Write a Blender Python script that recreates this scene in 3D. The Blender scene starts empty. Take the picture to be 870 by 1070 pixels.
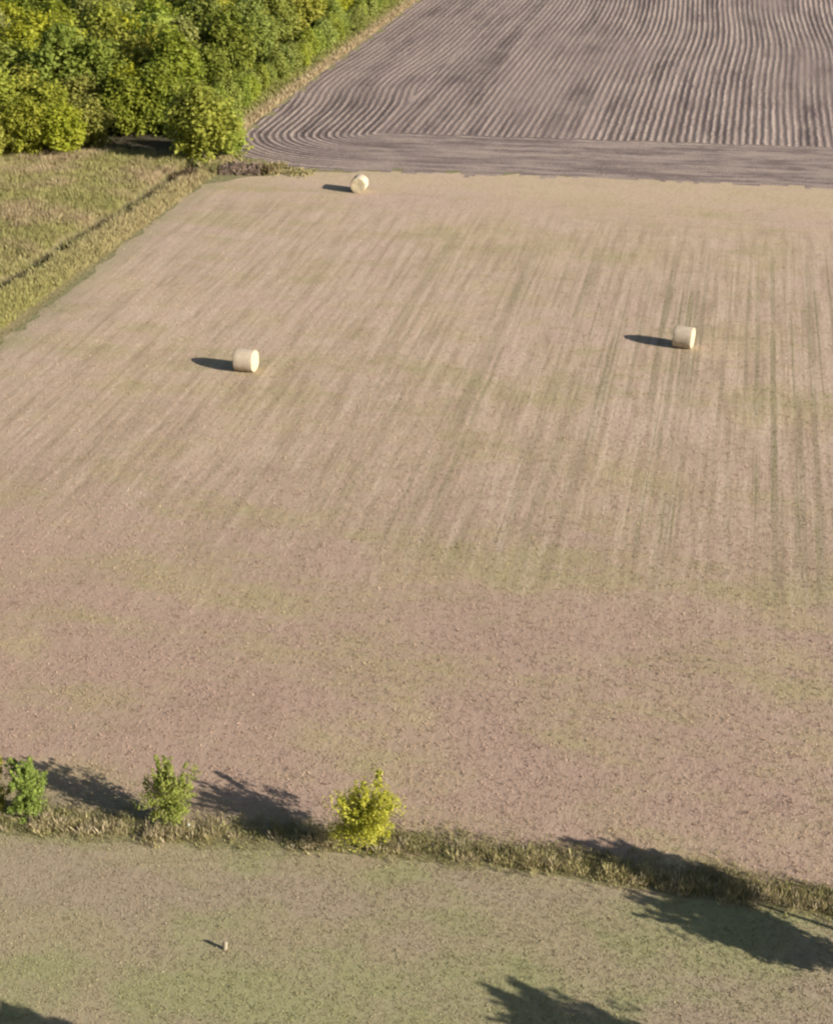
import bpy, math, random
import numpy as np
from mathutils import Vector

rng = np.random.default_rng(7)
random.seed(7)
sc = bpy.context.scene
COL = sc.collection
R = math.radians

# ------------------------------------------------------------------ camera
F_PX, YH, CAM_H = 1450.0, -277.0, 36.0
PITCH = math.atan((535 - YH) / F_PX)
ROW = R(12.55)                                  # direction of the field rows
AX = np.array([math.cos(ROW), -math.sin(ROW)])  # across the rows
BX = np.array([math.sin(ROW), math.cos(ROW)])   # along the rows
_F = np.array([0, math.cos(PITCH), -math.sin(PITCH)])
_U = np.array([0, math.sin(PITCH), math.cos(PITCH)])
_R = np.array([1.0, 0, 0])

def at(px, py, z=0.0):
    """ground point seen at a pixel of the 870x1070 photograph"""
    d = _F + _R * (px - 435) / F_PX - _U * (py - 535) / F_PX
    t = (z - CAM_H) / d[2]
    return np.array([0, 0, CAM_H]) + t * d

def proj(P):
    q = np.array(P, float) - np.array([0, 0, CAM_H])
    z = q @ _F
    return 435 + F_PX * (q @ _R) / z, 535 - F_PX * (q @ _U) / z

def fld(a, b):
    p = AX * a + BX * b
    return float(p[0]), float(p[1])

cam = bpy.data.cameras.new('camera')
cam.sensor_fit = 'VERTICAL'
cam.sensor_height = 24.0
cam.lens = F_PX / 1070 * 24.0
cam.clip_start = 0.5
cam.clip_end = 8000
co = bpy.data.objects.new('camera', cam)
COL.objects.link(co)
co.location = (0, 0, CAM_H)
co.rotation_euler = (math.pi / 2 - PITCH, 0, 0)
sc.camera = co

# ------------------------------------------------------------------ light
SUN_AZ, SUN_EL = R(117), R(21)
sdir = Vector((math.sin(SUN_AZ) * math.cos(SUN_EL), math.cos(SUN_AZ) * math.cos(SUN_EL), math.sin(SUN_EL)))
L = bpy.data.lights.new('sun', 'SUN')
L.energy = 5.0
L.angle = R(0.5)
L.color = (1.0, 0.935, 0.85)
lo = bpy.data.objects.new('sun', L)
COL.objects.link(lo)
lo.rotation_euler = (-sdir).to_track_quat('-Z', 'Y').to_euler()
w = bpy.data.worlds.new('World')
sc.world = w
w.use_nodes = True
nt = w.node_tree
bg = nt.nodes['Background']
sky = nt.nodes.new('ShaderNodeTexSky')
sky.sky_type = 'NISHITA'
sky.sun_disc = False
sky.sun_elevation = SUN_EL
sky.sun_rotation = SUN_AZ
nt.links.new(sky.outputs[0], bg.inputs[0])
bg.inputs[1].default_value = 0.05
vs = sc.view_settings
vs.view_transform = 'Standard'
vs.look = 'None'
vs.exposure = 1.1
vs.gamma = 1
sc.cycles.filter_width = 2.3
sc.cycles.max_bounces = 6
sc.cycles.transparent_max_bounces = 4

# ------------------------------------------------------------------ node helpers
class NB:
    def __init__(s, name):
        s.m = bpy.data.materials.new(name)
        s.m.use_nodes = True
        s.t = s.m.node_tree
        s.t.nodes.clear()
        s.out = s.t.nodes.new('ShaderNodeOutputMaterial')
        s._ab = None
    def n(s, t, **k):
        nd = s.t.nodes.new(t)
        for a, b in k.items():
            setattr(nd, a, b)
        return nd
    def put(s, sock, v):
        if isinstance(v, bpy.types.NodeSocket):
            s.t.links.new(v, sock)
        elif v is not None:
            if hasattr(sock.default_value, '__len__') and not isinstance(v, (tuple, list)):
                v = (v, v, v)
            if hasattr(sock.default_value, '__len__') and len(sock.default_value) == 4 and len(v) == 3:
                v = (*v, 1)
            sock.default_value = v
    def math(s, op, a, b=0.0, c=None):
        nd = s.n('ShaderNodeMath', operation=op)
        s.put(nd.inputs[0], a); s.put(nd.inputs[1], b)
        if c is not None: s.put(nd.inputs[2], c)
        return nd.outputs[0]
    def ab(s):
        """world position as field coordinates: across the rows, along the rows"""
        if s._ab is None:
            g = s.n('ShaderNodeNewGeometry')
            r = []
            for v in ((AX[0], AX[1], 0), (BX[0], BX[1], 0)):
                d = s.n('ShaderNodeVectorMath', operation='DOT_PRODUCT')
                s.put(d.inputs[0], g.outputs['Position'])
                d.inputs[1].default_value = v
                r.append(d.outputs['Value'])
            s._ab = r
        return s._ab
    def vec(s, sa=1.0, sb=1.0, off=0.0):
        a, b = s.ab()
        c = s.n('ShaderNodeCombineXYZ')
        s.put(c.inputs[0], s.math('MULTIPLY_ADD', a, sa, off))
        s.put(c.inputs[1], s.math('MULTIPLY', b, sb))
        c.inputs[2].default_value = off
        return c.outputs[0]
    def noise(s, vec, scale=1.0, detail=3.0, rough=0.55, dist=0.0):
        nd = s.n('ShaderNodeTexNoise')
        if vec is not None: s.put(nd.inputs['Vector'], vec)
        nd.inputs['Scale'].default_value = scale
        nd.inputs['Detail'].default_value = detail
        nd.inputs['Roughness'].default_value = rough
        nd.inputs['Distortion'].default_value = dist
        return nd.outputs['Fac']
    def ramp(s, v, lo, hi, a=0.0, b=1.0, smooth=True):
        nd = s.n('ShaderNodeMapRange')
        if smooth: nd.interpolation_type = 'SMOOTHSTEP'
        s.put(nd.inputs[0], v)
        for i, x in enumerate((lo, hi, a, b)): nd.inputs[i + 1].default_value = x
        return nd.outputs[0]
    def mix(s, f, a, b, mode='MIX'):
        nd = s.n('ShaderNodeMix', data_type='RGBA', blend_type=mode)
        s.put(nd.inputs[0], f); s.put(nd.inputs[6], a); s.put(nd.inputs[7], b)
        return nd.outputs[2]
    def bump(s, h, dist=0.05, strength=1.0, normal=None):
        nd = s.n('ShaderNodeBump')
        nd.inputs['Distance'].default_value = dist
        nd.inputs['Strength'].default_value = strength
        s.put(nd.inputs['Height'], h)
        if normal is not None: s.put(nd.inputs['Normal'], normal)
        return nd.outputs[0]
    def bsdf(s, col, rough=0.9, normal=None, spec=0.15):
        b = s.n('ShaderNodeBsdfPrincipled')
        s.put(b.inputs['Base Color'], col)
        s.put(b.inputs['Roughness'], rough)
        b.inputs['Specular IOR Level'].default_value = spec
        if normal is not None: s.put(b.inputs['Normal'], normal)
        s.t.links.new(b.outputs[0], s.out.inputs[0])
        return s.m

def gauss(nb, v, c, wdt):
    d = nb.math('DIVIDE', nb.math('SUBTRACT', v, c), wdt)
    return nb.math('POWER', 2.718, nb.math('MULTIPLY', nb.math('MULTIPLY', d, d), -1.0))

# ------------------------------------------------------------------ ground materials
def hay_colour(s):
    a, b = s.ab()
    near = s.ramp(s.math('ADD', b, s.math('MULTIPLY', s.noise(s.vec(), 0.06, 3), 24)), 58, 96, 1, 0)
    big = s.noise(s.vec(1, 1, 3.1), 0.09, 4)
    c = s.mix(s.ramp(big, .35, .65), (.425, .308, .236), (.425, .316, .214))
    c = s.mix(near, c, (.338, .233, .172))
    # patches of yellow tan stubble and of green regrowth
    pat = s.noise(s.vec(.6, 1, 9), 0.22, 5, .62)
    c = s.mix(s.math('MULTIPLY', s.ramp(pat, .5, .72), .60), c, (.375, .305, .150))
    reg = s.noise(s.vec(.42, 1, 21), 0.30, 6, .72)
    bands = s.math('ADD', s.math('MULTIPLY', gauss(s, b, 60.0, 2.0), s.ramp(a, -24, -8, .45, 1)), s.math('MULTIPLY', gauss(s, b, 80, 2.2), .55))
    bands = s.math('ADD', bands, s.math('MULTIPLY', gauss(s, b, 108, 3.0), .65))
    bands = s.math('ADD', bands, s.math('MULTIPLY', gauss(s, b, 118.5, 1.5), s.ramp(a, -28, -38, 0, 1)))
    bands = s.math('ADD', bands, s.math('MULTIPLY', gauss(s, b, 50, 4), .35))
    reg = s.math('ADD', reg, s.math('MULTIPLY', bands, .17))
    c = s.mix(s.math('MULTIPLY', s.ramp(reg, .47, .74), .80), c, (.305, .262, .120))
    # rows left by the rake and the wheels, mostly on the right-hand half
    ln = s.noise(s.vec(1.35, .007, 5), 1.0, 3.0, .7)
    ln2 = s.noise(s.vec(2.2, .02, 15), 1.0, 2, .6)
    where = s.math('MULTIPLY', s.ramp(a, -30, 3, .3, 1.0), s.math('MULTIPLY', s.ramp(b, 52, 66), s.ramp(b, 116, 100)))
    brk = s.ramp(s.noise(s.vec(.25, .06, 31), 1.0, 3), .32, .6)
    lines = s.math('MULTIPLY', s.math('MULTIPLY', s.ramp(ln, .525, .605), where), brk)
    c = s.mix(s.math('MULTIPLY', lines, .85), c, (.185, .170, .080))
    pale = s.math('MULTIPLY', s.math('MULTIPLY', s.ramp(ln2, .52, .7), where), brk)
    c = s.mix(s.math('MULTIPLY', pale, .65), c, (.50, .395, .28))
    ln3 = s.noise(s.vec(1.9, .012, 65), 1.0, 2.5, .7)
    c = s.mix(s.math('MULTIPLY', s.math('MULTIPLY', s.ramp(ln3, .50, .64), where), .7), c, (.235, .19, .115))
    st = s.noise(s.vec(1.7, .11, 12), 1.0, 4, .75)
    mid = s.math('MULTIPLY_ADD', s.math('MULTIPLY', s.ramp(b, 50, 66), s.ramp(b, 120, 110)), .75, .25)
    c = s.mix(s.math('MULTIPLY', s.ramp(st, .34, .52, .55, 0), mid), c, (.225, .165, .105))
    c = s.mix(s.math('MULTIPLY', s.ramp(st, .50, .68, 0, .50), mid), c, (.52, .405, .305))
    blo = s.noise(s.vec(.55, 1, 77), .55, 5, .7)
    c = s.mix(s.ramp(blo, .52, .74, 0, .32), c, (.215, .155, .105))
    # short mown rim and headland
    c = s.mix(s.math('MULTIPLY', s.ramp(s.math('ADD', a, s.math('MULTIPLY', s.noise(s.vec(), .5, 3), 2.0)), -45.2, -42.8, 1, 0), .55), c, (.25, .225, .12))
    c = s.mix(s.math('MULTIPLY', s.ramp(b, 119, 124), .5), c, (.46, .355, .225))
    fence = s.ramp(s.math('ADD', b, s.math('MULTIPLY', s.noise(s.vec(), .6, 3), 2.2)), 38.0, 40.6, 1, 0)
    c = s.mix(s.math('MULTIPLY', fence, .7), c, (.185, .170, .085))
    return c

def mat_hay():
    s = NB('mown_hay')
    c = hay_colour(s)
    # straw and stubble grain
    
    g1 = s.noise(s.vec(1.5, 1, 2), 3.2, 4, .7)
    g2 = s.noise(s.vec(1, 1, 8), 11.0, 3, .7)
    c = s.mix(s.ramp(g1, .32, .72, 0, .38), c, (.235, .165, .115))
    c = s.mix(s.ramp(g2, .46, .75, 0, .35), c, (.53, .42, .32))
    h = s.math('ADD', s.math('MULTIPLY', g1, .7), s.math('MULTIPLY', g2, .35))
    return s.bsdf(c, .95, s.bump(h, .07, .7))

def lawn_colour(s):
    big = s.noise(s.vec(.7, 1, 4), .28, 4, .6)
    c = s.mix(s.ramp(big, .40, .60), (.298, .245, .148), (.262, .246, .120))
    bare = s.math('MULTIPLY', s.math('MULTIPLY', gauss(s, s.ab()[0], -20.5, 4.5), gauss(s, s.ab()[1], 33.6, 1.5)), .9)
    p2 = s.math('ADD', s.noise(s.vec(.45, 1, 40), .34, 4, .6), s.math('MULTIPLY', bare, .25))
    c = s.mix(s.ramp(p2, .46, .68, 0, .8), c, (.305, .232, .165))
    return c

def mat_lawn():
    s = NB('pasture_grass')
    c = lawn_colour(s)
    g1 = s.noise(s.vec(), 4.0, 4, .7)
    g2 = s.noise(s.vec(1, 1, 8), 13.0, 3, .7)
    c = s.mix(s.ramp(g1, .38, .78, 0, .3), c, (.24, .205, .13))
    c = s.mix(s.ramp(g2, .5, .8, 0, .3), c, (.48, .39, .27))
    h = s.math('ADD', s.math('MULTIPLY', g1, .7), s.math('MULTIPLY', g2, .3))
    return s.bsdf(c, .95, s.bump(h, .045, .6))

def mat_meadow():
    s = NB('rough_meadow_soil')
    big = s.noise(s.vec(.8, 1, 6), .2, 4)
    c = s.mix(s.ramp(big, .35, .65), (.20, .17, .075), (.25, .20, .10))
    c = s.mix(s.n('ShaderNodeAttribute', attribute_name='ditch').outputs['Fac'], c, (.055, .045, .028))   # shadow line along the ditch, painted dark into the bed colour
    g1 = s.noise(s.vec(), 3.0, 4, .7)
    c = s.mix(s.ramp(g1, .4, .75, 0, .6), c, (.10, .095, .04))
    return s.bsdf(c, .95, s.bump(g1, .15, .8))

def mat_ground():
    s = NB('open_country')
    big = s.noise(s.vec(), .03, 5)
    c = s.mix(s.ramp(big, .35, .65), (.26, .22, .115), (.20, .185, .085))
    g1 = s.noise(s.vec(), 2.0, 4, .7)
    c = s.mix(s.ramp(g1, .35, .75, 0, .6), c, (.10, .09, .05))
    return s.bsdf(c, .95, s.bump(g1, .1, .8))

def mat_plough():
    s = NB('tilled_soil')
    at_ = s.n('ShaderNodeAttribute', attribute_name='row')
    row = at_.outputs['Fac']
    al = s.n('ShaderNodeAttribute', attribute_name='along').outputs['Fac']
    inner = s.n('ShaderNodeAttribute', attribute_name='inner').outputs['Fac']
    def rv(sa, sb, off):
        c = s.n('ShaderNodeCombineXYZ')
        s.put(c.inputs[0], s.math('MULTIPLY', row, sa)); s.put(c.inputs[1], s.math('MULTIPLY', al, sb)); c.inputs[2].default_value = off
        return c.outputs[0]
    wob = s.math('MULTIPLY', s.math('SUBTRACT', s.noise(s.vec(), .45, 3), .5), .35)
    ph = s.math('MULTIPLY', s.math('ADD', row, wob), 2 * math.pi / 0.76)
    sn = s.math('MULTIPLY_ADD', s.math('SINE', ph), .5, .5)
    sw = s.noise(rv(.30, .020, 2), 1.0, 4, .65)          # passes of the machine, darker and paler
    sw2 = s.noise(rv(.85, .03, 12), 1.0, 2.5, .7)
    blot = s.noise(s.vec(1, 1, 2), .11, 4, .6)
    res = s.noise(s.vec(1, 1, 17), 1.1, 5, .75)           # chopped residue
    c = s.mix(s.ramp(sw, .36, .60), (.100, .072, .066), (.250, .188, .160))
    c = s.mix(s.ramp(blot, .42, .66, 0, .6), c, (.255, .200, .165))
    bl2 = s.noise(s.vec(1, .5, 62), .35, 5, .7)
    c = s.mix(s.ramp(bl2, .50, .72, 0, .5), c, (.12, .092, .088))
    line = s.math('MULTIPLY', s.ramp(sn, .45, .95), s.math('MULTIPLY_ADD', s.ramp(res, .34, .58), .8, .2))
    quiet = s.ramp(s.noise(s.vec(.6, .18, 52), .12, 3, .6), .46, .68)
    ea = s.ab()[0]
    turn = s.math('MULTIPLY', s.ramp(ea, -33.5, -36.5), s.ramp(s.ab()[1], 168, 146))      # where the outer passes swing round
    edge_ = s.math('MAXIMUM', s.ramp(ea, -36, -8, .5, 1.0), turn)
    quiet = s.math('MULTIPLY', quiet, s.math('SUBTRACT', 1.0, s.math('MULTIPLY', turn, .8)))
    # a few deep dark passes among the outer rounds
    dk = s.ramp(s.noise(rv(.62, .004, 91), 1.0, 1.5, .5), .52, .62)
    c = s.mix(s.math('MULTIPLY', s.math('MULTIPLY', dk, turn), .8), c, (.075, .055, .052))
    line = s.math('MULTIPLY', s.math('MULTIPLY', line, edge_), s.math('MULTIPLY_ADD', quiet, -.75, 1.0))
    gate = s.ramp(s.noise(rv(1.3, .14, 44), 1.0, 3, .65), .36, .58, .25, 1.0)
    line = s.math('MULTIPLY', line, gate)
    amt = s.math('MULTIPLY', line, s.math('MULTIPLY_ADD', s.ramp(sw2, .32, .6), .55, .45))
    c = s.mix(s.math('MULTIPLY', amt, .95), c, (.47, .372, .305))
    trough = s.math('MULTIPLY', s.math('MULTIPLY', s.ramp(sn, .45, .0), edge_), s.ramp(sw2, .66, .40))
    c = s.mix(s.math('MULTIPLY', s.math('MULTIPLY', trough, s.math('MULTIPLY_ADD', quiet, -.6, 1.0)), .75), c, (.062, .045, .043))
    # worked headland: streaks along the pass
    hc = s.n('ShaderNodeCombineXYZ')
    s.put(hc.inputs[0], s.math('MULTIPLY', s.n('ShaderNodeAttribute', attribute_name='pass').outputs['Fac'], .75))
    s.put(hc.inputs[1], s.math('MULTIPLY', s.ab()[0], .07)); hc.inputs[2].default_value = 30
    hv = hc.outputs[0]
    head = s.mix(s.ramp(s.math('ADD', s.math('MULTIPLY', s.noise(hv, 1.0, 4, .7), .62), s.math('MULTIPLY', s.noise(s.vec(.5, 1, 71), .5, 5, .75), .38)), .40, .58), (.100, .074, .068), (.33, .258, .212))
    a, b = s.ab()
    hd = s.n('ShaderNodeAttribute', attribute_name='headland').outputs['Fac']
    flat = s.math('MULTIPLY', hd, s.math('MULTIPLY_ADD', s.ramp(blot, .3, .6), .3, .7))
    c = s.mix(s.math('MULTIPLY', flat, .85), c, head)
    g2 = s.noise(s.vec(), 4.5, 4, .75)
    c = s.mix(s.ramp(g2, .48, .72, 0, .45), c, (.40, .32, .27))
    c = s.mix(s.ramp(g2, .30, .48, .5, 0), c, (.10, .074, .068))
    h = s.math('ADD', s.math('MULTIPLY', s.math('MULTIPLY', sn, s.math('MULTIPLY', s.math('MULTIPLY_ADD', edge_, .6, .4), s.math('MULTIPLY_ADD', quiet, -.7, 1.0))), s.math('MULTIPLY_ADD', flat, -.9, 1.0)), s.math('MULTIPLY', s.math('ADD', res, g2), 1.3))
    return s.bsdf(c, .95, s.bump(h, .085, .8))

# ------------------------------------------------------------------ mesh helpers
def mesh_obj(name, verts, faces, mat, parent=None, cols=None, smooth=False):
    me = bpy.data.meshes.new(name)
    if isinstance(faces, np.ndarray):
        n, k = faces.shape
        me.vertices.add(len(verts))
        me.vertices.foreach_set('co', np.asarray(verts, np.float32).ravel())
        me.loops.add(n * k)
        me.loops.foreach_set('vertex_index', faces.astype(np.int32).ravel())
        me.polygons.add(n)
        me.polygons.foreach_set('loop_start', np.arange(0, n * k, k, dtype=np.int32))
        me.update(calc_edges=True)
    else:
        me.from_pydata([tuple(map(float, v)) for v in verts], [], faces)
        me.update()
    if cols is not None:
        ca = me.color_attributes.new('Col', 'FLOAT_COLOR', 'POINT')
        c4 = np.ones((len(verts), 4), np.float32)
        c4[:, :3] = cols
        ca.data.foreach_set('color', c4.ravel())
    if smooth:
        me.polygons.foreach_set('use_smooth', np.ones(len(me.polygons), bool))
    me.materials.append(mat)
    o = bpy.data.objects.new(name, me)
    COL.objects.link(o)
    if parent is not None: o.parent = parent
    return o

def tag(o, label=None, cat=None, group=None, kind=None):
    if label: o['label'] = label
    if cat: o['category'] = cat
    if group: o['group'] = group
    if kind: o['kind'] = kind
    return o

def empty(name, loc, rz=0.0):
    o = bpy.data.objects.new(name, None)
    o.empty_display_size = .3
    COL.objects.link(o)
    o.location = [float(x) for x in loc]
    o.rotation_euler = (0, 0, rz)
    return o

def ragged(pts, step=1.2, amp=.35, seed=0, cut=400):
    """closed outline with an uneven edge (field coordinates)"""
    r = np.random.default_rng(seed)
    out = []
    for i in range(len(pts)):
        p, q = np.array(pts[i], float), np.array(pts[(i + 1) % len(pts)], float)
        d = q - p
        ln = np.hypot(*d)
        if ln > cut:
            out.append(p); continue
        n = max(1, int(ln / step))
        nrm = np.array([-d[1], d[0]]) / ln
        for k in range(n):
            o = nrm * r.normal(0, amp) if k else 0
            out.append(p + d * k / n + o)
    return out

def sheet(name, pts, z, mat, **k):
    v = [(*fld(*p), z) for p in ragged(pts, **k)]
    return mesh_obj(name, v, [list(range(len(v)))], mat)

# ------------------------------------------------------------------ setting
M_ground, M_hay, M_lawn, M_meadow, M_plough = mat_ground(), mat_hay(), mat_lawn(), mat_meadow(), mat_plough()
S = 3000
tag(mesh_obj('ground', [(-S, -S, 0), (S, -S, 0), (S, S, 0), (-S, S, 0)], [[0, 1, 2, 3]], M_ground), kind='structure')
HL = -46.6
tag(sheet('hay_field', [(-90, 33.0), (-23.8, 36.1), (-10, 37.9), (-3.9, 38.3), (6.5, 38.3), (120, 40), (120, 141), (9.9, 131.4), (-31, 126.6), (-38, 124.6), (-43.0, 122.0), (HL, 118.5), (HL, 70), (HL - .5, 40)], .004, M_hay, seed=3, amp=.3), kind='structure')
tag(sheet('pasture', [(-90, -30), (120, -30), (120, 39.2), (6.5, 37.5), (-3.9, 37.5), (-10, 37.0), (-23.8, 35.2), (-90, 32)], .008, M_lawn, seed=4, amp=.15), kind='structure')

def plough():
    # perimeter passes bend round the corner, the inner rows run straight
    a0, b0 = -49.6, 124.6
    st = .5
    A = np.arange(a0 - 2, 110, st)
    Bv = np.concatenate([np.arange(b0 - 1, 245, st), np.arange(245, 520, 5)])
    ga, gb = np.meshgrid(A, Bv)
    bot = b0 + np.clip((ga + 44) * .088, 0, 30)         # lower edge drifts along the headland
    da, db = ga - a0, gb - bot
    rs = np.sqrt(np.maximum(12 - da, 0) ** 2 + np.maximum(12 - db, 0) ** 2)
    shape = 12 - rs                                        # outline with a rounded corner
    r = np.sqrt(np.maximum(14 - da, 0) ** 2 + (np.maximum(14.5 - db, 0) * 1.22) ** 2)
    d = 14 - r                                            # concentric passes turning at the corner
    inner = ((da > 14.0) & (db > 15.0)).astype(float)
    up = np.clip((gb - 152) / 45, 0, 1)
    wave = .5 * np.sin(gb / 19 + 1.0 + ga / 26) * up + .18 * np.sin(gb / 8.5 + ga / 9) * up
    swing = 1.6 / (1 + np.exp(-(gb - 154 - .25 * da) / 2.6)) - 1.1 / (1 + np.exp(-(gb - 172 - .2 * da) / 4.0))
    head = np.clip((14.9 - db) / 1.2, 0, 1) * np.clip((da - 11.0 + .25 * (db - 7)) / 5.0, 0, 1)
    row = np.where(inner > .5, da + wave, d + (0.6 * wave + swing) * np.clip((db - 14) / 4, 0, 1))
    along = np.where(db < 12, ga * .5, gb)
    X = AX[0] * ga + BX[0] * gb
    Y = AX[1] * ga + BX[1] * gb
    nA, nB = len(A), len(Bv)
    V = np.stack([X.ravel(), Y.ravel(), np.full(X.size, .012)], 1)
    idx = np.arange(nA * nB).reshape(nB, nA)
    f = np.stack([idx[:-1, :-1], idx[:-1, 1:], idx[1:, 1:], idx[1:, :-1]], -1).reshape(-1, 4)
    jag = .5 * np.sin(ga * 1.7) * np.sin(ga * .63 + gb) + .3 * np.sin(gb * 2.1) + rng.normal(0, .3, ga.shape)
    keep = (shape + jag > .35)
    kf = keep[:-1, :-1] & keep[1:, 1:] & keep[1:, :-1] & keep[:-1, 1:]
    f = f[kf.ravel()]
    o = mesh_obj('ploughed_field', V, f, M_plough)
    for nm, arr in (('row', row), ('along', along), ('inner', inner), ('headland', head), ('pass', db)):
        at_ = o.data.attributes.new(nm, 'FLOAT', 'POINT')
        at_.data.foreach_set('value', arr.ravel().astype(np.float32))
    tag(o, kind='structure')
plough()

def meadow_h(a, b):
    """height of the rough ground left of the hay: a bank, a ditch, then higher grassland"""
    dl = -50.9 + (b - 87.7) * (2.2 / 31.2)               # the ditch
    x = a - dl
    bank = .30 / (1 + np.exp(-(x - .05) * 7.0)) * np.clip(1 - (x - .6) / 3.2, 0, 1)
    left = .40 / (1 + np.exp((x + 1.45) * 6.0))
    h = .03 + bank + left
    edge = np.clip((HL - .2 - a) / 1.2, 0, 1) * np.clip((126.5 - b) / 2, 0, 1)
    return h * edge

def meadow():
    A = np.arange(-120, HL + .01, .4)
    Bv = np.arange(30, 128, .6)
    ga, gb = np.meshgrid(A, Bv)
    h = meadow_h(ga, gb) + .05 * np.sin(ga * 1.3 + gb * .7) * np.clip((-52 - ga) / 3, 0, 1)
    X = AX[0] * ga + BX[0] * gb; Y = AX[1] * ga + BX[1] * gb
    idx = np.arange(ga.size).reshape(ga.shape)
    f = np.stack([idx[:-1, :-1], idx[:-1, 1:], idx[1:, 1:], idx[1:, :-1]], -1).reshape(-1, 4)
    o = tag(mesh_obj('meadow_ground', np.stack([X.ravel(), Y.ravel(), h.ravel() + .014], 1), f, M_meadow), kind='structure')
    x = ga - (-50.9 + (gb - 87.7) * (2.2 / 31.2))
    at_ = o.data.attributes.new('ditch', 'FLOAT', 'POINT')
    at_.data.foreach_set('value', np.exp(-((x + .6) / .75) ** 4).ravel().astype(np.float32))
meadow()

def mat_floor():
    s = NB('leaf_litter')
    g = s.noise(s.vec(), 2.5, 4, .7)
    return s.bsdf(s.mix(s.ramp(g, .35, .7), (.035, .030, .018), (.085, .070, .040)), .95, s.bump(g, .1, .8))
tag(sheet('forest_floor', [(-140, 126.6), (-52.0, 127.4), (-52.0, 260), (-140, 260)], .010, mat_floor(), seed=9, amp=.25), kind='structure')

# ------------------------------------------------------------------ grass
def mat_blades(name, trans=.25):
    s = NB(name)
    c = s.n('ShaderNodeAttribute', attribute_name='Col').outputs['Color']
    d = s.n('ShaderNodeBsdfDiffuse'); s.put(d.inputs[0], c)
    t = s.n('ShaderNodeBsdfTranslucent'); s.put(t.inputs[0], c)
    m = s.n('ShaderNodeMixShader'); m.inputs[0].default_value = trans
    s.t.links.new(d.outputs[0], m.inputs[1]); s.t.links.new(t.outputs[0], m.inputs[2])
    s.t.links.new(m.outputs[0], s.out.inputs[0])
    return s.m
M_blade = mat_blades('dry_grass_blades')
def mat_stubble(name, colour):
    s = NB(name)
    c = colour(s)
    k = s.n('ShaderNodeAttribute', attribute_name='Col').outputs['Color']
    c = s.mix(1.0, c, k, 'MULTIPLY')
    return s.bsdf(c, .9)
M_stubble = mat_stubble('straw_stubble', hay_colour)
M_short = mat_stubble('short_pasture_blades', lawn_colour)

def tufts(name, pos, hgt, spread, width, blades, cols, lean=.35, mat=None, kind='stuff', label=None, cat='grass', flat=0.0):
    """one mesh of many grass tufts; pos (n,3), hgt (n,), cols (n,3)"""
    n = len(pos); N = n * blades
    P = np.repeat(pos, blades, 0)
    H = np.repeat(hgt, blades) * rng.uniform(.55, 1.1, N)
    ang = rng.uniform(0, 2 * np.pi, N)
    off = np.stack([np.cos(ang), np.sin(ang)], 1)
    rad = np.repeat(spread, blades) if np.ndim(spread) else np.full(N, spread)
    base = P[:, :2] + off * (rad * rng.uniform(0, 1, N))[:, None]
    ln = H * rng.uniform(.1, 1, N) * lean
    wa = rng.uniform(0, 2 * np.pi, N)
    wv = np.stack([np.cos(wa), np.sin(wa)], 1) * (width * rng.uniform(.6, 1.4, N))[:, None]
    tip = base + off * ln[:, None]
    v = np.empty((N, 4, 3), np.float32)
    z = P[:, 2] - .02
    midp = base + (tip - base) * .45
    v[:, 0, :2] = base - wv * .4; v[:, 0, 2] = z
    v[:, 1, :2] = midp + wv; v[:, 1, 2] = z + H * .55 * (1 - flat)
    v[:, 2, :2] = tip; v[:, 2, 2] = z + H * (1 - flat)
    v[:, 3, :2] = midp - wv; v[:, 3, 2] = z + H * .5 * (1 - flat)
    c = np.repeat(cols, blades, 0) * rng.uniform(.78, 1.22, (N, 1))
    o = mesh_obj(name, v.reshape(-1, 3), np.arange(N * 4).reshape(N, 4), mat or M_blade, cols=np.repeat(c, 4, 0))
    return tag(o, label, cat, kind=kind)

def vnoise(x, y, seed=0):
    r = np.random.default_rng(seed)
    t = r.uniform(0, 1, (64, 64))
    xi, yi = np.floor(x).astype(int), np.floor(y).astype(int)
    fx, fy = x - xi, y - yi
    fx = fx * fx * (3 - 2 * fx); fy = fy * fy * (3 - 2 * fy)
    g = lambda i, j: t[i % 64, j % 64]
    return (g(xi, yi) * (1 - fx) + g(xi + 1, yi) * fx) * (1 - fy) + (g(xi, yi + 1) * (1 - fx) + g(xi + 1, yi + 1) * fx) * fy

def fbm(x, y, seed=0):
    return (vnoise(x, y, seed) + .5 * vnoise(x * 2.1, y * 2.1, seed + 1) + .25 * vnoise(x * 4.3, y * 4.3, seed + 2)) / 1.75

def lerp(c0, c1, t):
    t = np.clip(t, 0, 1)[:, None]
    return np.array(c0) * (1 - t) + np.array(c1) * t

def scatter(n, px0, py0, px1, py1):
    """n points spread evenly over the ground between two depths, wider than the view"""
    y0, y1 = at(435, py1)[1], at(435, py0)[1]
    Y = rng.uniform(y0, y1, n * 2)
    half = y1 * .42 + 10
    X = rng.uniform(-half, half, n * 2)
    k = np.abs(X) < (Y * .36 + 16)
    return X[k], Y[k], X[k] * AX[0] + Y[k] * AX[1], X[k] * BX[0] + Y[k] * BX[1]

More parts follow.
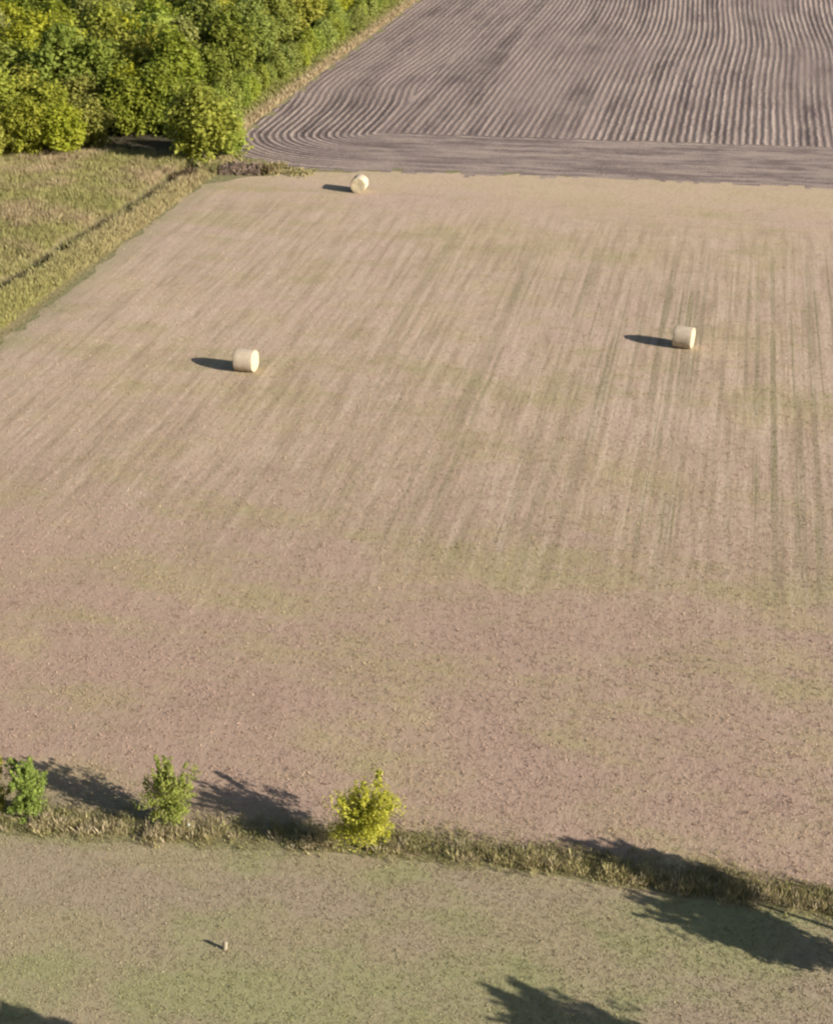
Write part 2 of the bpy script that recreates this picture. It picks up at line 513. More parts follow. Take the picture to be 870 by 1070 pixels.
# stubble and loose straw on the hay field
X, Y, a, b = scatter(190000, 0, 178, 870, 960)
dens = np.clip(1.05 - (Y - 38) / 75, .10, 1)
fence_b = np.interp(a, [-90, -23.8, -10, -3.9, 6.5, 120], [33.2, 36.1, 37.9, 38.3, 38.3, 40])
k = (rng.uniform(0, 1, len(X)) < dens) & (a > HL + .3) & (b > fence_b) & (b < np.interp(a, [-50, -43, -38, -31, 10, 120], [121.5, 122, 124.4, 126.2, 131, 140]))
X, Y, a, b = X[k], Y[k], a[k], b[k]
t = rng.uniform(0, 1, len(X))
cc = lerp((.66, .64, .62), (1.36, 1.35, 1.36), t)
tufts('stubble', np.stack([X, Y, np.full(len(X), .01)], 1), rng.uniform(.04, .10, len(X)), .11, .013, 4, cc, 1.0, mat=M_stubble,
      label='short dry stubble and loose straw over the mown hay field')

# short grass on the pasture in front
X, Y, a, b = scatter(105000, 0, 850, 870, 1480)
lb = np.interp(a, [-90, -23.8, -10, -3.9, 6.5, 120], [32, 35.2, 37.0, 37.5, 37.5, 39.2])
k = b < lb
X, Y, a, b = X[k], Y[k], a[k], b[k]
t = rng.uniform(0, 1, len(X)); g = fbm(a * .3, b * .6, 15)
cc = lerp((.80, .78, .76), (1.28, 1.28, 1.28), t)
tufts('short_grass', np.stack([X, Y, np.full(len(X), .012)], 1), rng.uniform(.025, .065, len(X)), .09, .012, 4, cc, .9, mat=M_short,
      label='short grazed grass on the pasture in front of the hay field')

# tall dry grass along the boundary between pasture and hay
n = 7600
a = rng.uniform(-46, 26, n)
lb = np.interp(a, [-90, -23.8, -10, -3.9, 6.5, 120], [32.6, 35.7, 37.5, 38.0, 38.0, 39.7])
b = lb + rng.normal(0, .24, n) + .1
dn = vnoise(a * .9, b * 0, 33)
wgt = np.interp(a, [-34, -22, -12, -9, -7, 0, 3, 10, 16], [.5, .55, .5, .4, .6, .6, .6, .6, .6])
k = rng.uniform(0, 1, n) < wgt * np.clip(2.2 * dn - .35, .05, 1.3)
a, b = a[k], b[k]
X, Y = AX[0] * a + BX[0] * b, AX[1] * a + BX[1] * b
t = rng.uniform(0, 1, len(a))
yel = np.clip(1 - np.abs(a + 2.5) / 6, 0, 1)
cc = lerp((.38, .30, .18), (.58, .49, .32), t)
cc = np.where((rng.uniform(0, 1, len(a)) < .25 + .5 * yel)[:, None], lerp((.36, .31, .14), (.58, .50, .25), t), cc)
cc = np.where((rng.uniform(0, 1, len(a)) < .2 + .35 * np.clip((b - np.interp(a, [-90, -23.8, -10, -3.9, 6.5, 120], [32.6, 35.7, 37.5, 38.0, 38.0, 39.7])) * 2, 0, 1))[:, None], lerp((.24, .22, .09), (.36, .31, .145), t), cc)
tufts('tall_boundary_grass', np.stack([X, Y, np.full(len(X), .0)], 1), rng.uniform(.15, .55, len(a)) * rng.uniform(.6, 1.1, len(a)), .20, .009, 18, cc, .6,
      label='tall dry yellow grass lining the boundary of the pasture')

# low green weeds on the hay side of the boundary
n = 13000
a = rng.uniform(-46, 26, n)
b = np.interp(a, [-90, -23.8, -10, -3.9, 6.5, 120], [32.6, 35.7, 37.5, 38.0, 38.0, 39.7]) + rng.normal(.45, .45, n)
k = rng.uniform(0, 1, n) < 1.5 * fbm(a * .5, b * .8, 44) - .15
a, b = a[k], b[k]
X, Y = AX[0] * a + BX[0] * b, AX[1] * a + BX[1] * b
cc = lerp((.18, .18, .065), (.38, .33, .155), rng.uniform(0, 1, len(a)))
tufts('low_weeds', np.stack([X, Y, np.full(len(X), .0)], 1), rng.uniform(.06, .24, len(a)), .18, .011, 9, cc, .7,
      label='low green weeds between the tall boundary grass and the hay')

# tall grass of the meadow on the left
n = 92000
a = rng.uniform(-100, HL + .2, n); b = rng.uniform(52, 127.5, n)
dl = -50.9 + (b - 87.7) * (2.2 / 31.2)
x = a - dl
ditch_gap = (np.abs(x + .65 - .30 * np.sin(b * .42) - .20 * np.sin(b * 1.3)) < .80) & (rng.uniform(0, 1, n) < .90)
X, Y = AX[0] * a + BX[0] * b, AX[1] * a + BX[1] * b
inview = np.abs(X) < Y * .36 + 16
k = inview & ~ditch_gap & ~((x > 2.2 + np.clip(118 - b, 0, 40) * .04) & (rng.uniform(0, 1, n) < .6))
a, b, X, Y, x = a[k], b[k], X[k], Y[k], x[k]
t = rng.uniform(0, 1, len(a))
f1 = fbm(a * .16, b * .22, 61); f2 = fbm(a * .5, b * .5, 71)
far = np.clip((b - 95) / 25, 0, 1)
yg = lerp((.26, .25, .09), (.39, .355, .145), t)
tan = lerp((.33, .255, .145), (.47, .37, .22), t)
mixv = np.clip((f1 - .5) * 2.4 + .12 + far * .35 + (f2 - .5) * 1.5, 0, 1)
cc = yg * (1 - mixv)[:, None] + tan * mixv[:, None]
br = rng.uniform(0, 1, len(a)) < .12
cc[br] = lerp((.12, .10, .04), (.20, .15, .07), t[br])
strip = (x > .1) & (x < 2.2 + np.clip(118 - b, 0, 40) * .04)
nearb = np.clip((100 - b) / 14, 0, 1)
sc_ = lerp((.33, .275, .14), (.48, .39, .21), t) * (1 - nearb)[:, None] + lerp((.32, .30, .10), (.45, .40, .16), t) * nearb[:, None]
cc[strip] = cc[strip] * .35 + sc_[strip] * .65
hh = np.where(strip, rng.uniform(.35, .75, len(a)), rng.uniform(.35, .85, len(a)) * (.7 + .6 * f2))
dull = x > 2.2 + np.clip(118 - b, 0, 40) * .04
cc[dull] = lerp((.21, .19, .10), (.33, .28, .165), t[dull])
hh = np.where(dull, hh * .2, hh * .85)
tufts('tall_meadow_grass', np.stack([X, Y, meadow_h(a, b)], 1), hh, .30, .015, 11, cc, .6,
      label='tall rough yellow green meadow grass between the wood and the hay field')

# rough grass verge between the wood, the ploughed land and the hay
n = 9000
aa = rng.uniform(-53.5, -49.2, n); bb = rng.uniform(128, 238, n)
n2 = 2200
s_ = rng.uniform(0, 1, n2)
a2 = -47.5 + s_ * 9.5; b2 = 121.9 + s_ * 2.2 + np.abs(rng.normal(0, .9 * 1, n2)) * (1 - s_) * 1.6
a3 = rng.uniform(-51, -37.5, 1500); b3 = rng.uniform(122.5, 137, 1500)
da3, db3 = a3 + 49.6, b3 - 124.6 - np.clip((a3 + 44) * .088, 0, 30)
k3 = (12 - np.hypot(np.maximum(12 - da3, 0), np.maximum(12 - db3, 0))) < .25
a3, b3 = a3[k3], b3[k3]; n3 = len(a3)
a = np.concatenate([aa, a2, a3]); b = np.concatenate([bb, b2, b3])
X, Y = AX[0] * a + BX[0] * b, AX[1] * a + BX[1] * b
t = rng.uniform(0, 1, len(a))
cc = lerp((.17, .19, .05), (.33, .30, .10), t)
ed = np.concatenate([np.clip((aa + 51.2) / 1.2, 0, 1), rng.uniform(.3, .9, n2), rng.uniform(.2, .8, n3)])
cc = cc * (1 - ed)[:, None] + lerp((.33, .25, .14), (.48, .38, .23), t) * ed[:, None]
tufts('verge_grass', np.stack([X, Y, np.zeros(len(a))], 1), np.concatenate([rng.uniform(.3, .7, n), rng.uniform(.1, .32, n2), rng.uniform(.12, .4, n3)]), .25, .045, 6, cc, .6,
      label='rough grass verge between the wood and the ploughed field')

# ------------------------------------------------------------------ hay bales
def mat_straw(name, c0, c1, cdark, ring):
    s = NB(name)
    tc = s.n('ShaderNodeTexCoord').outputs['Object']
    sep = s.n('ShaderNodeSeparateXYZ'); s.put(sep.inputs[0], tc)
    if ring:                                              # the flat end: the roll seen end on
        rr = s.math('SQRT', s.math('ADD', s.math('POWER', sep.outputs[1], 2.0), s.math('POWER', sep.outputs[2], 2.0)))
        ph = s.math('ADD', s.math('MULTIPLY', rr, 52), s.math('MULTIPLY', s.noise(tc, 5, 3), 9))
        ln = s.math('MULTIPLY_ADD', s.math('SINE', ph), .5, .5)
    else:                                                 # the wrapped side
        mp = s.n('ShaderNodeMapping'); s.put(mp.inputs[0], tc); mp.inputs['Scale'].default_value = (16, 1.4, 1.4)
        ln = s.noise(mp.outputs[0], 1.0, 4, .7)
    g = s.noise(tc, 26, 4, .75)
    b = s.noise(tc, 3.0, 3)
    c = s.mix(s.ramp(b, .35, .65), c0, c1)
    c = s.mix(s.ramp(ln, .48, .72, 0, .6), c, cdark)
    st_ = s.noise(tc, 7.0, 4, .7)
    c = s.mix(s.ramp(st_, .5, .72, 0, .4), c, cdark)
    c = s.mix(s.ramp(g, .5, .8, 0, .4), c, cdark)
    return s.bsdf(c, .85, s.bump(s.math('ADD', s.math('MULTIPLY', ln, .5), g), .03, .7))
M_end = mat_straw('cut_straw_end', (.56, .48, .335), (.50, .425, .28), (.36, .28, .16), True)
M_side = mat_straw('wrapped_straw', (.50, .41, .305), (.45, .365, .265), (.32, .245, .16), False)

def roll_mesh(rad, prof, seed, nseg=72):
    """prof: list of (x, radius factor); a slightly sagging roll lying along x"""
    r = np.random.default_rng(seed)
    ph = r.uniform(0, 6, 4)
    V, Fc = [], []
    for x, k in prof:
        for j in range(nseg):
            th = 2 * math.pi * j / nseg
            rr = rad * k * (1 + .012 * math.sin(3 * th + ph[0]) + .008 * math.sin(7 * th + ph[1] + 5 * x) + .006 * math.sin(17 * th + ph[2] + 9 * x))
            y, z = rr * math.cos(th), rr * math.sin(th)
            if z < -rad * .93: z = -rad * .93 + (z + rad * .93) * .15       # flattened where it lies
            V.append((x + .01 * math.sin(5 * th + ph[3]) * k, y, z + rad * .935))
    m = len(prof)
    for i in range(m - 1):
        for j in range(nseg):
            Fc.append((i * nseg + j, i * nseg + (j + 1) % nseg, (i + 1) * nseg + (j + 1) % nseg, (i + 1) * nseg + j))
    return V, Fc

def bale(px, py, face_az, label, length=1.30, rad=.715, seed=0):
    """face_az: compass direction (clockwise from straight ahead) of one flat end"""
    P = at(px, py)
    root = empty('hay_bale', (P[0], P[1], .01), R(90 - face_az))
    tag(root, label, 'hay bale', 'round hay bales on the mown field')
    h = length / 2
    prof = [(-h + .05, 1.0), (-h + .12, 1.012), (-h * .5, 1.015), (0, 1.01), (h * .5, 1.016), (h - .12, 1.012), (h - .05, 1.0)]
    V, Fc = roll_mesh(rad, prof, seed)
    mesh_obj('wrapped_side', V, Fc, M_side, root, smooth=True)
    for sgn in (1, -1):
        pr = [(sgn * (h - .05), .998), (sgn * (h - .012), .985), (sgn * h, .95), (sgn * (h + .006), .8), (sgn * (h - .01), .5), (sgn * (h - .02), .25), (sgn * (h - .035), .05)]
        V, Fc = roll_mesh(rad, pr, seed)
        # centre the end rings on the axis
        n = 72
        Fc.append(tuple(range(len(V) - n, len(V))))
        o = mesh_obj('flat_end', V, Fc, M_end, root, smooth=True)
    # strands poking out of the ends and round the foot
    n = 260
    th = rng.uniform(0, 2 * np.pi, n)
    rr = rad * np.sqrt(rng.uniform(.5, 1, n))
    sg = rng.choice([-1, 1], n)
    c0 = np.stack([sg * (h - .01), rr * np.cos(th), rr * np.sin(th) + rad * .935], 1)
    d = rng.normal(0, .5, (n, 3)); d[:, 0] = sg * rng.uniform(.1, .6, n)
    d /= np.linalg.norm(d, axis=1)[:, None]
    c1 = c0 + d * rng.uniform(.04, .12, n)[:, None]
    wv = np.cross(d, rng.normal(0, 1, (n, 3))); wv = wv / np.linalg.norm(wv, axis=1)[:, None] * .006
    c1[:, 2] = np.maximum(c1[:, 2], .01)
    V = np.stack([c0 - wv, c0 + wv, c1], 1).reshape(-1, 3)
    ls = mesh_obj('loose_straw', V, np.arange(n * 3).reshape(n, 3), M_blade, root, cols=np.tile((.55, .45, .28), (n * 3, 1)))
    ls['kind'] = 'stuff'
    return root
bale(257.5, 386.5, 104, 'pale round hay bale left of centre, its sunlit flat end facing right', seed=1)
bale(713, 362, 112, 'pale round hay bale on the right half of the field among green wheel rows', length=1.25, seed=2)
bale(375.5, 200, 190, 'small far round hay bale lying end on by the edge of the ploughed field', length=1.35, seed=3)

# ------------------------------------------------------------------ trees
def mat_leaf(name, trans=.5):
    s = NB(name)
    c = s.n('ShaderNodeAttribute', attribute_name='Col').outputs['Color']
    oi = s.n('ShaderNodeObjectInfo')
    # each tree has its own tint of leaf
    hs = s.n('ShaderNodeHueSaturation')
    s.put(hs.inputs['Color'], c)
    s.put(hs.inputs['Hue'], s.ramp(oi.outputs['Random'], 0, 1, .488, .510, False))
    rv = s.math('FRACT', s.math('MULTIPLY', oi.outputs['Random'], 7.31))
    s.put(hs.inputs['Value'], s.ramp(rv, 0, 1, .88, 1.2, False))
    rs = s.math('FRACT', s.math('MULTIPLY', oi.outputs['Random'], 3.77))
    s.put(hs.inputs['Saturation'], s.ramp(rs, 0, 1, .92, 1.08, False))
    c = hs.outputs[0]
    d = s.n('ShaderNodeBsdfPrincipled'); s.put(d.inputs[0], c); d.inputs['Roughness'].default_value = .6
    d.inputs['Specular IOR Level'].default_value = .2
    t = s.n('ShaderNodeBsdfTranslucent'); s.put(t.inputs[0], c)
    m = s.n('ShaderNodeMixShader'); m.inputs[0].default_value = trans
    s.t.links.new(d.outputs[0], m.inputs[1]); s.t.links.new(t.outputs[0], m.inputs[2])
    s.t.links.new(m.outputs[0], s.out.inputs[0])
    return s.m
M_leaf = mat_leaf('leaves')
M_leaf_near = mat_blades('sapling_leaves', .38)

def mat_bark():
    s = NB('bark')
    tc = s.n('ShaderNodeTexCoord').outputs['Object']
    g = s.noise(tc, 9, 4, .7)
    c = s.mix(s.ramp(g, .35, .7), (.07, .05, .035), (.17, .13, .095))
    return s.bsdf(c, .9, s.bump(g, .03, .8))
M_bark = mat_bark()

def tube(V, Fc, p, q, r0, r1, n=7, bend=0.0, segs=3):
    p, q = np.array(p, float), np.array(q, float)
    d = q - p; ln = np.linalg.norm(d); d = d / ln
    u = np.cross(d, (0, 0, 1) if abs(d[2]) < .9 else (1, 0, 0)); u /= np.linalg.norm(u)
    v = np.cross(d, u)
    base = len(V)
    for i in range(segs + 1):
        t = i / segs
        c = p + (q - p) * t + u * bend * ln * math.sin(math.pi * t)
        r = r0 + (r1 - r0) * t
        for j in range(n):
            th = 2 * math.pi * j / n
            V.append(c + (u * math.cos(th) + v * math.sin(th)) * r)
    for i in range(segs):
        for j in range(n):
            Fc.append((base + i * n + j, base + i * n + (j + 1) % n, base + (i + 1) * n + (j + 1) % n, base + (i + 1) * n + j))
    Fc.append(tuple(base + segs * n + j for j in range(n)))

def leaves(centres, radii, per, size, c0, c1, r, up=.4, elong=1.7):
    """many small leaf-shaped faces gathered in clumps"""
    n = len(centres)
    N = n * per
    Cn = np.repeat(np.array(centres), per, 0)
    Rd = np.repeat(np.array(radii), per)
    d = r.normal(0, 1, (N, 3)); d /= np.linalg.norm(d, axis=1)[:, None]
    rad = Rd * np.cbrt(r.uniform(.12, 1, N)) * r.uniform(.8, 1.12, N)
    P = Cn + d * rad[:, None] * np.array([1, 1, 1.15])
    nr = d + r.normal(0, .6, (N, 3)) + np.array([0, 0, up]); nr /= np.linalg.norm(nr, axis=1)[:, None]
    u = np.cross(nr, r.normal(0, 1, (N, 3))); u /= np.linalg.norm(u, axis=1)[:, None]
    v = np.cross(nr, u)
    sz = size * r.uniform(.6, 1.35, N)
    q = np.empty((N, 4, 3), np.float32)
    q[:, 0] = P - u * (sz * elong * .5)[:, None]
    q[:, 1] = P + v * (sz * .5)[:, None] + nr * (sz * .1)[:, None]
    q[:, 2] = P + u * (sz * elong * .5)[:, None]
    q[:, 3] = P - v * (sz * .5)[:, None]
    ct = np.repeat(r.uniform(0, 1, n), per) * .6 + r.uniform(0, 1, N) * .4
    c = lerp(c0, c1, ct)
    return q.reshape(-1, 3), np.arange(N * 4).reshape(N, 4), np.repeat(c, 4, 0)

def forest_tree(H, W, base, c0, c1, seed, nclump=96, per=62, size=.24):
    r = np.random.default_rng(seed)
    cen, rad = [], []
    crown_h = H - base
    while len(cen) < nclump:
        d = r.normal(0, 1, 3); d /= np.linalg.norm(d)
        k = r.uniform(.55, 1.0)
        lob = 1 + .22 * math.sin(2 * math.atan2(d[1], d[0]) + seed) + .14 * math.sin(5 * math.atan2(d[1], d[0]) + 2 * seed)
        z = base + crown_h * (.46 + .46 * d[2] * k)
        wz = 1 - .25 * max(0, d[2])
        cen.append((d[0] * W * .5 * k * lob * wz * .84, d[1] * W * .5 * k * lob * wz * .84, z))
        rad.append(r.uniform(.35, 1.25) * W / 5.0)
    lv = leaves(cen, rad, per, size, c0, c1, r, up=.9)
    V, Fc = [], []
    top = (r.normal(0, .15), r.normal(0, .15), base + crown_h * .55)
    tube(V, Fc, (0, 0, -.1), top, .02 * H + .03, .05, 9, .03, 5)
    for i in range(0, nclump, 7):
        t = r.uniform(.35, .9)
        p = np.array(top) * t
        tube(V, Fc, p, cen[i], .055, .015, 5, r.normal(0, .06), 3)
    return lv, (V, Fc)

def tree_proto(H, W, base, c0, c1, seed, **k):
    lv, tr = forest_tree(H, W, base, c0, c1, seed, **k)
    c = mesh_obj('crown', lv[0], lv[1], M_leaf, cols=lv[2])
    t = mesh_obj('trunk', tr[0], tr[1], M_bark, smooth=True)
    return c, t

YG = ((.205, .222, .028), (.385, .385, .058))       # yellow green
MG = ((.140, .172, .026), (.285, .312, .052))       # mid green
OG = ((.205, .210, .055), (.345, .340, .100))       # olive
LG = ((.190, .225, .036), (.350, .380, .078))       # light green
kinds = {}
specs = [('yellow', YG, 7.0, 5.2), ('yellow', YG, 6.2, 4.6), ('green', MG, 8.0, 5.4), ('green', MG, 6.8, 5.0), ('olive', OG, 7.5, 4.6), ('light', LG, 6.4, 4.2), ('light', LG, 7.2, 5.0), ('yellow', YG, 7.8, 5.6)]
protos = []
for i, (kd, cl, H, W) in enumerate(specs):
    c, t = tree_proto(H, W, .5, cl[0], cl[1], 100 + i)
    protos.append((kd, c, t, H))
used = set()
def put_tree(i, x, y, rz, s, label, group=None, name='broadleaf_tree', wide=1.12):
    kd, c, t, H = protos[i]
    root = empty(name, (x, y, 0), rz)
    root.scale = (s * wide, s * wide, s * random.uniform(.92, 1.1))
    tag(root, label, 'tree', group)
    for o in (c, t):
        q = o if (i, o.name) not in used else o.copy()
        if q is o:
            used.add((i, o.name))
        else:
            COL.objects.link(q)
        q.parent = root
    return root

# front row of the wood, seen base and all from the meadow
front = [
    (7, 213, 172, 1.12, 'big sunlit yellow green tree at the near right corner of the wood'),
    (6, 240, 162, .72, 'small light green tree squeezed between the corner tree and the ploughed field'),
    (2, 172, 139, .95, 'dark green tree set back in the shade just behind the corner tree'),
    (3, 136, 141, .95, 'green tree set back in the shady hollow of the wood edge'),
    (1, 98, 157, .85, 'yellow green tree on the left lip of the shady hollow'),
    (0, 70, 165, .85, 'full yellow green tree at the meadow edge, left of the hollow'),
    (7, 33, 167, .80, 'broad yellow tree at the meadow edge near the left side'),
    (1, 2, 168, .85, 'yellow tree cut by the left side at the meadow edge'),
    (0, -36, 168, .9, 'yellow green tree standing past the left end of the wood edge'),
]
taken = []
for i, px, py, s, lb in front:
    P = at(px, py)
    put_tree(i, P[0], P[1], random.uniform(0, 6.28), s, lb, 'front row of trees along the meadow')
    taken.append((P[0], P[1]))
# the strip of lighter trees along the ploughed field
m = 0
for b in np.arange(134, 236, 2.7):
    a = -52.7 + rng.normal(0, .4)
    x, y = fld(a, b)
    if min(math.hypot(x - u, y - v) for u, v in taken) < 2.0: continue
    put_tree(random.choice([5, 6, 5]), x, y, random.uniform(0, 6.28), random.uniform(.42, .72),
             'light green small tree in the edge row of the wood beside the ploughed field', 'edge trees beside the ploughed field')
    taken.append((x, y))
# the wood itself
lab = {'yellow': 'yellow green broadleaf tree deep in the dense wood', 'green': 'dark green broadleaf tree deep in the dense wood',
       'olive': 'greyish olive tree deep in the dense wood', 'light': 'light green broadleaf tree deep in the dense wood'}
tries = 0
cnt = 0
while tries < 9000 and cnt < 244:
    tries += 1
    a = rng.uniform(-125, -55.6); b = rng.uniform(126.5, 246)
    x, y = fld(a, b)
    px, py = proj((x, y, 5))
    if px < -80 or py < -70 : continue
    # the shady hollow at the near edge stays open
    if b < 135 and -60 < a < -48: continue
    if min(math.hypot(x - u, y - v) for u, v in taken) < 3.7: continue
    ww = {'yellow': 1.2, 'green': 1.0, 'olive': .35, 'light': .6}
    left = px < 120 and py < 60
    kk = [ww[q[0]] * (3 if (left and q[0] == 'olive') else 1) * (1.6 if (q[0] == 'light' and px > 260) else 1) for q in protos]
    i = random.choices(range(len(protos)), kk)[0]
    put_tree(i, x, y, random.uniform(0, 6.28), random.uniform(.9, 1.28), lab[protos[i][0]], 'trees of the dense wood')
    taken.append((x, y)); cnt += 1
print('forest trees', len(taken), 'tries', tries)

# ------------------------------------------------------------------ young trees along the boundary
def young_tree(x, y, zc, hz, wr, top, c0, c1, seed, label, group, n=150, leaf=.055, shoots=16, name='young_tree'):
    """zc, hz, wr: height of the crown's middle, its half height and half width; thin shoots rise to top"""
    r = np.random.default_rng(seed)
    V, Fc = [], []
    cen, rad = [], []
    low = max(.25, zc - hz)
    tube(V, Fc, (0, 0, -.05), (r.normal(0, .04), r.normal(0, .04), low + .2), 0.03 + .014 * top, .045, 8, .02, 4)
    ph = r.uniform(0, 6.28, 3)
    limbs = []
    while len(limbs) < 20:
        d = r.normal(0, 1, 3); d /= np.linalg.norm(d)
        k = r.uniform(.6, 1.0) * (1 + .16 * math.sin(3 * math.atan2(d[1], d[0]) + ph[0]))
        q = np.array((d[0] * wr * k, d[1] * wr * k, zc + d[2] * hz * k))
        p = np.array((0, 0, r.uniform(low, max(low + .1, min(q[2], zc + .3 * hz)))))
        limbs.append((p, q))
        tube(V, Fc, p, q, .022, .006, 5, r.normal(0, .1), 3)
        tw = q + r.normal(0, .2, 3)
        tube(V, Fc, p + (q - p) * .6, tw, .010, .004, 4, r.normal(0, .1), 2)
    for _ in range(n):
        p, q = limbs[r.integers(len(limbs))]
        c = p + (q - p) * r.uniform(.3, 1.05) + r.normal(0, .17 * wr, 3) * np.array([1, 1, .8])
        cen.append(c); rad.append(wr * r.uniform(.08, .24))
    for k in range(shoots):                                # thin leading shoots above the crown
        th = r.uniform(0, 6.28); o_ = wr * r.uniform(.1, .9)
        p = np.array((math.cos(th) * o_ * .7, math.sin(th) * o_ * .7, zc + .3 * hz))
        q = np.array((math.cos(th) * o_ * 1.05, math.sin(th) * o_ * 1.05, zc + hz * .7 + (top - zc - hz * .7) * r.uniform(.25, 1.0) * (1 - .5 * (o_ / wr) ** 2)))
        tube(V, Fc, p, q, .010, .004, 4, r.normal(0, .06), 3)
        for t in np.linspace(.3, 1.0, 5):
            cen.append(p + (q - p) * t + r.normal(0, .03, 3)); rad.append(.09 * (1.3 - .7 * t))
    lv = leaves(cen, rad, 30, leaf, c0, c1, r, up=.4, elong=2.0)
    root = empty(name, (x, y, 0))
    tag(root, label, 'tree', group)
    mesh_obj('trunk', V, Fc, M_bark, root, smooth=True)
    mesh_obj('crown', lv[0], lv[1], M_leaf_near, root, cols=lv[2])
    return root
grp = 'young trees along the pasture boundary'
P = at(383, 889); young_tree(P[0], P[1], 1.9, .9, 1.40, 3.2, (.29, .285, .028), (.56, .54, .09), 11, 'rounded bright yellow green young tree standing alone, farthest right of the row', grp, n=330, leaf=.05, shoots=10)
P = at(181, 862); young_tree(P[0], P[1], 1.5, .95, 1.12, 3.1, (.16, .195, .035), (.37, .39, .10), 12, 'loose green young tree with wispy top between two shadows on the boundary', grp, n=200, shoots=16, leaf=.05)
P = at(31, 858); young_tree(P[0], P[1], 1.55, 1.1, .85, 2.9, (.13, .185, .035), (.31, .37, .09), 13, 'green upright young tree near the left side with a shadow behind it', grp, n=220, leaf=.05)
P = at(-6, 852); young_tree(P[0], P[1], 1.6, 1.1, .85, 3.0, (.16, .165, .03), (.38, .36, .07), 14, 'yellowish young tree cut by the left side of the photo', grp, n=120)

# trees that stand just outside the view and lay their shadows into it
sg = np.array([math.sin(SUN_AZ), math.cos(SUN_AZ)])
def shade_tree(px, py, zc, hz, wr, top, seed, label, n=420):
    """px, py: where the middle of the crown's shadow lies"""
    S_ = at(px, py)[:2]
    B_ = S_ + sg * (zc / math.tan(SUN_EL))
    young_tree(B_[0], B_[1], zc, hz, wr, top, (.15, .18, .03), (.34, .36, .08), seed, label, 'young trees along the pasture boundary', n=n, leaf=.08, shoots=14)
shade_tree(768, 966, 3.2, 1.15, 1.3, 4.8, 21, 'young tree beyond the right side whose shadow falls on the pasture')
shade_tree(690, 910, 3.4, .95, 1.0, 4.8, 22, 'young tree beyond the right side whose shadow falls on the boundary grass')
shade_tree(590, 1068, 5.0, .75, 1.1, 6.1, 23, 'young tree beyond the lower right corner whose shadow reaches the pasture', 190)
shade_tree(42, 1088, 4.7, .9, 1.1, 6.2, 24, 'young tree below the lower edge, only its top leaves showing', 190)

# ------------------------------------------------------------------ brush, weeds and small things
def twig_heap(px, py, length, width, height, n, label, seed, name, rz, cat='brush pile'):
    r = np.random.default_rng(seed)
    P = at(px, py)
    root = empty(name, (P[0], P[1], 0), rz)
    tag(root, label, cat)
    V, Fc = [], []
    for _ in range(n):
        x = r.uniform(-.5, .5) * length
        y = r.uniform(-.5, .5) * width
        hz = height * (1 - .5 * (2 * y / width) ** 2) * (.72 + .2 * math.cos(2.2 * x / length) + .22 * math.sin(5.1 * x + 1) * math.sin(2.3 * x)) * r.uniform(.05, 1)
        d = r.normal(0, 1, 3) * np.array([1, .8, .5]); d /= np.linalg.norm(d)
        l = r.uniform(.25, .8)
        p, q = np.array((x, y, hz)) - d * l * .5, np.array((x, y, hz)) + d * l * .5
        p[2] = max(p[2], .02); q[2] = max(q[2], .02)
        tube(V, Fc, p, q, r.uniform(.012, .035), .008, 4, r.normal(0, .08), 2)
    mesh_obj('twigs', V, Fc, M_twig, root)
    m = n * 6
    x = r.uniform(-.5, .5, m) * length; y = r.uniform(-.5, .5, m) * width
    z = height * (1 - .5 * (2 * y / width) ** 2) * np.sqrt(r.uniform(0, 1, m)) * (.66 + .2 * np.cos(2.2 * x / length) + .22 * np.sin(5.1 * x + 1) * np.sin(2.3 * x))
    c = np.stack([x, y, z], 1)
    lv = leaves(c, np.full(m, .12), 4, .075, (.19, .14, .10), (.38, .285, .21), r)
    lv[0][:, 2] = np.maximum(lv[0][:, 2], .0)
    mesh_obj('dead_leaves', lv[0], lv[1], M_blade, root, cols=lv[2])
s = NB('dead_twigs')
g = s.noise(s.n('ShaderNodeTexCoord').outputs['Object'], 4, 3)
M_twig = s.bsdf(s.mix(s.ramp(g, .35, .65), (.20, .15, .11), (.37, .285, .22)), .9)
twig_heap(252, 181, 3.9, 1.5, 1.15, 520, 'heap of brown dead brush at the corner where wood, hay and ploughed field meet', 5, 'brush_pile', R(-4))

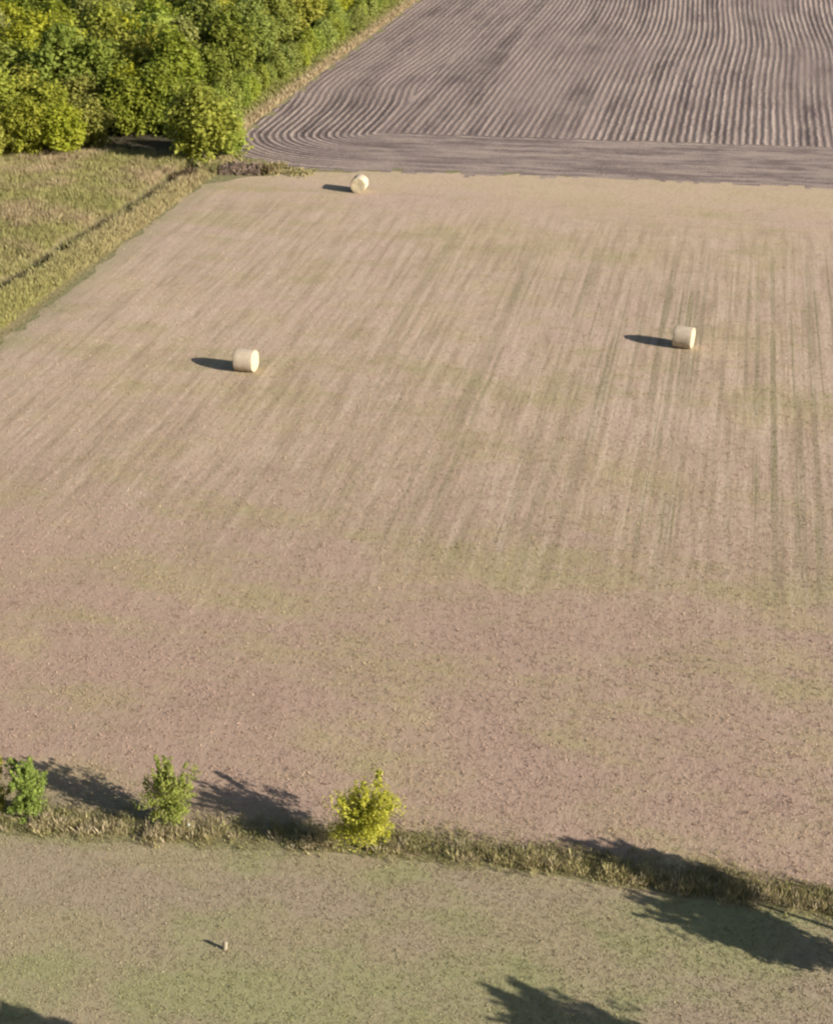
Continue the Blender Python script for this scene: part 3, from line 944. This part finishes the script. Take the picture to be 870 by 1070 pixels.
def weed_clump(px, py, w_, h_, n, c0, c1, label, seed):
    P = at(px, py)
    r = np.random.default_rng(seed)
    pos = np.stack([P[0] + r.normal(0, w_ / 3, n), P[1] + r.normal(0, w_ / 4, n), np.zeros(n)], 1)
    pos[:, 2] = np.maximum(0, meadow_h(pos[:, 0] * AX[0] + pos[:, 1] * AX[1], pos[:, 0] * BX[0] + pos[:, 1] * BX[1]))
    o = tufts('weed_clump', pos - np.array([P[0], P[1], 0]), r.uniform(.5, 1, n) * h_, .2, .05, 10, lerp(c0, c1, r.uniform(0, 1, n)), .6, kind=None, label=label, cat='weeds')
    o.location = (P[0], P[1], 0)
    return o
weed_clump(196, 187, 2.4, .9, 46, (.09, .065, .04), (.20, .14, .09), 'dark brown dead weeds at the foot of the big corner tree', 1)
weed_clump(222, 180, 1.6, 1.1, 34, (.14, .15, .05), (.33, .27, .13), 'pale green weeds between the corner tree and the brush heap', 2)
weed_clump(288, 177, 1.3, .9, 46, (.22, .20, .08), (.38, .30, .16), 'tan green weeds right of the brown brush heap', 3)
weed_clump(278, 182, .7, 1.2, 20, (.12, .09, .045), (.22, .17, .09), 'narrow brown weeds against the right end of the brush heap', 4)

def stake(px, py, w_, h_, tilt, label, name, col):
    s = NB(name + '_paint')
    g = s.noise(s.n('ShaderNodeTexCoord').outputs['Object'], 18, 3)
    m = s.bsdf(s.mix(s.ramp(g, .4, .7), col, tuple(c * .7 for c in col)), .8, s.bump(g, .01, .6))
    P = at(px, py)
    V, Fc = [], []
    for z, k in ((-.04, .92), (h_ * .15, 1.0), (h_ * .75, .97), (h_ * .93, .75), (h_, .45)):
        for j in range(10):
            th = 2 * math.pi * j / 10
            V.append((math.cos(th) * w_ / 2 * k + tilt * max(z, 0), math.sin(th) * w_ / 2.6 * k, z))
    for i in range(4):
        for j in range(10):
            Fc.append((i * 10 + j, i * 10 + (j + 1) % 10, (i + 1) * 10 + (j + 1) % 10, (i + 1) * 10 + j))
    Fc.append(tuple(range(40, 50)))
    o = mesh_obj(name, V, Fc, m)
    o.location = (P[0], P[1], 0)
    tag(o, label, 'stake')
stake(235, 992, .17, .36, .12, 'short pale weathered stake alone on the front pasture', 'wooden_stake', (.33, .28, .20))
stake(198, 867, .12, .30, -.05, 'small white marker stake at the foot of the slim wispy tree', 'marker_stake', (.66, .64, .58))
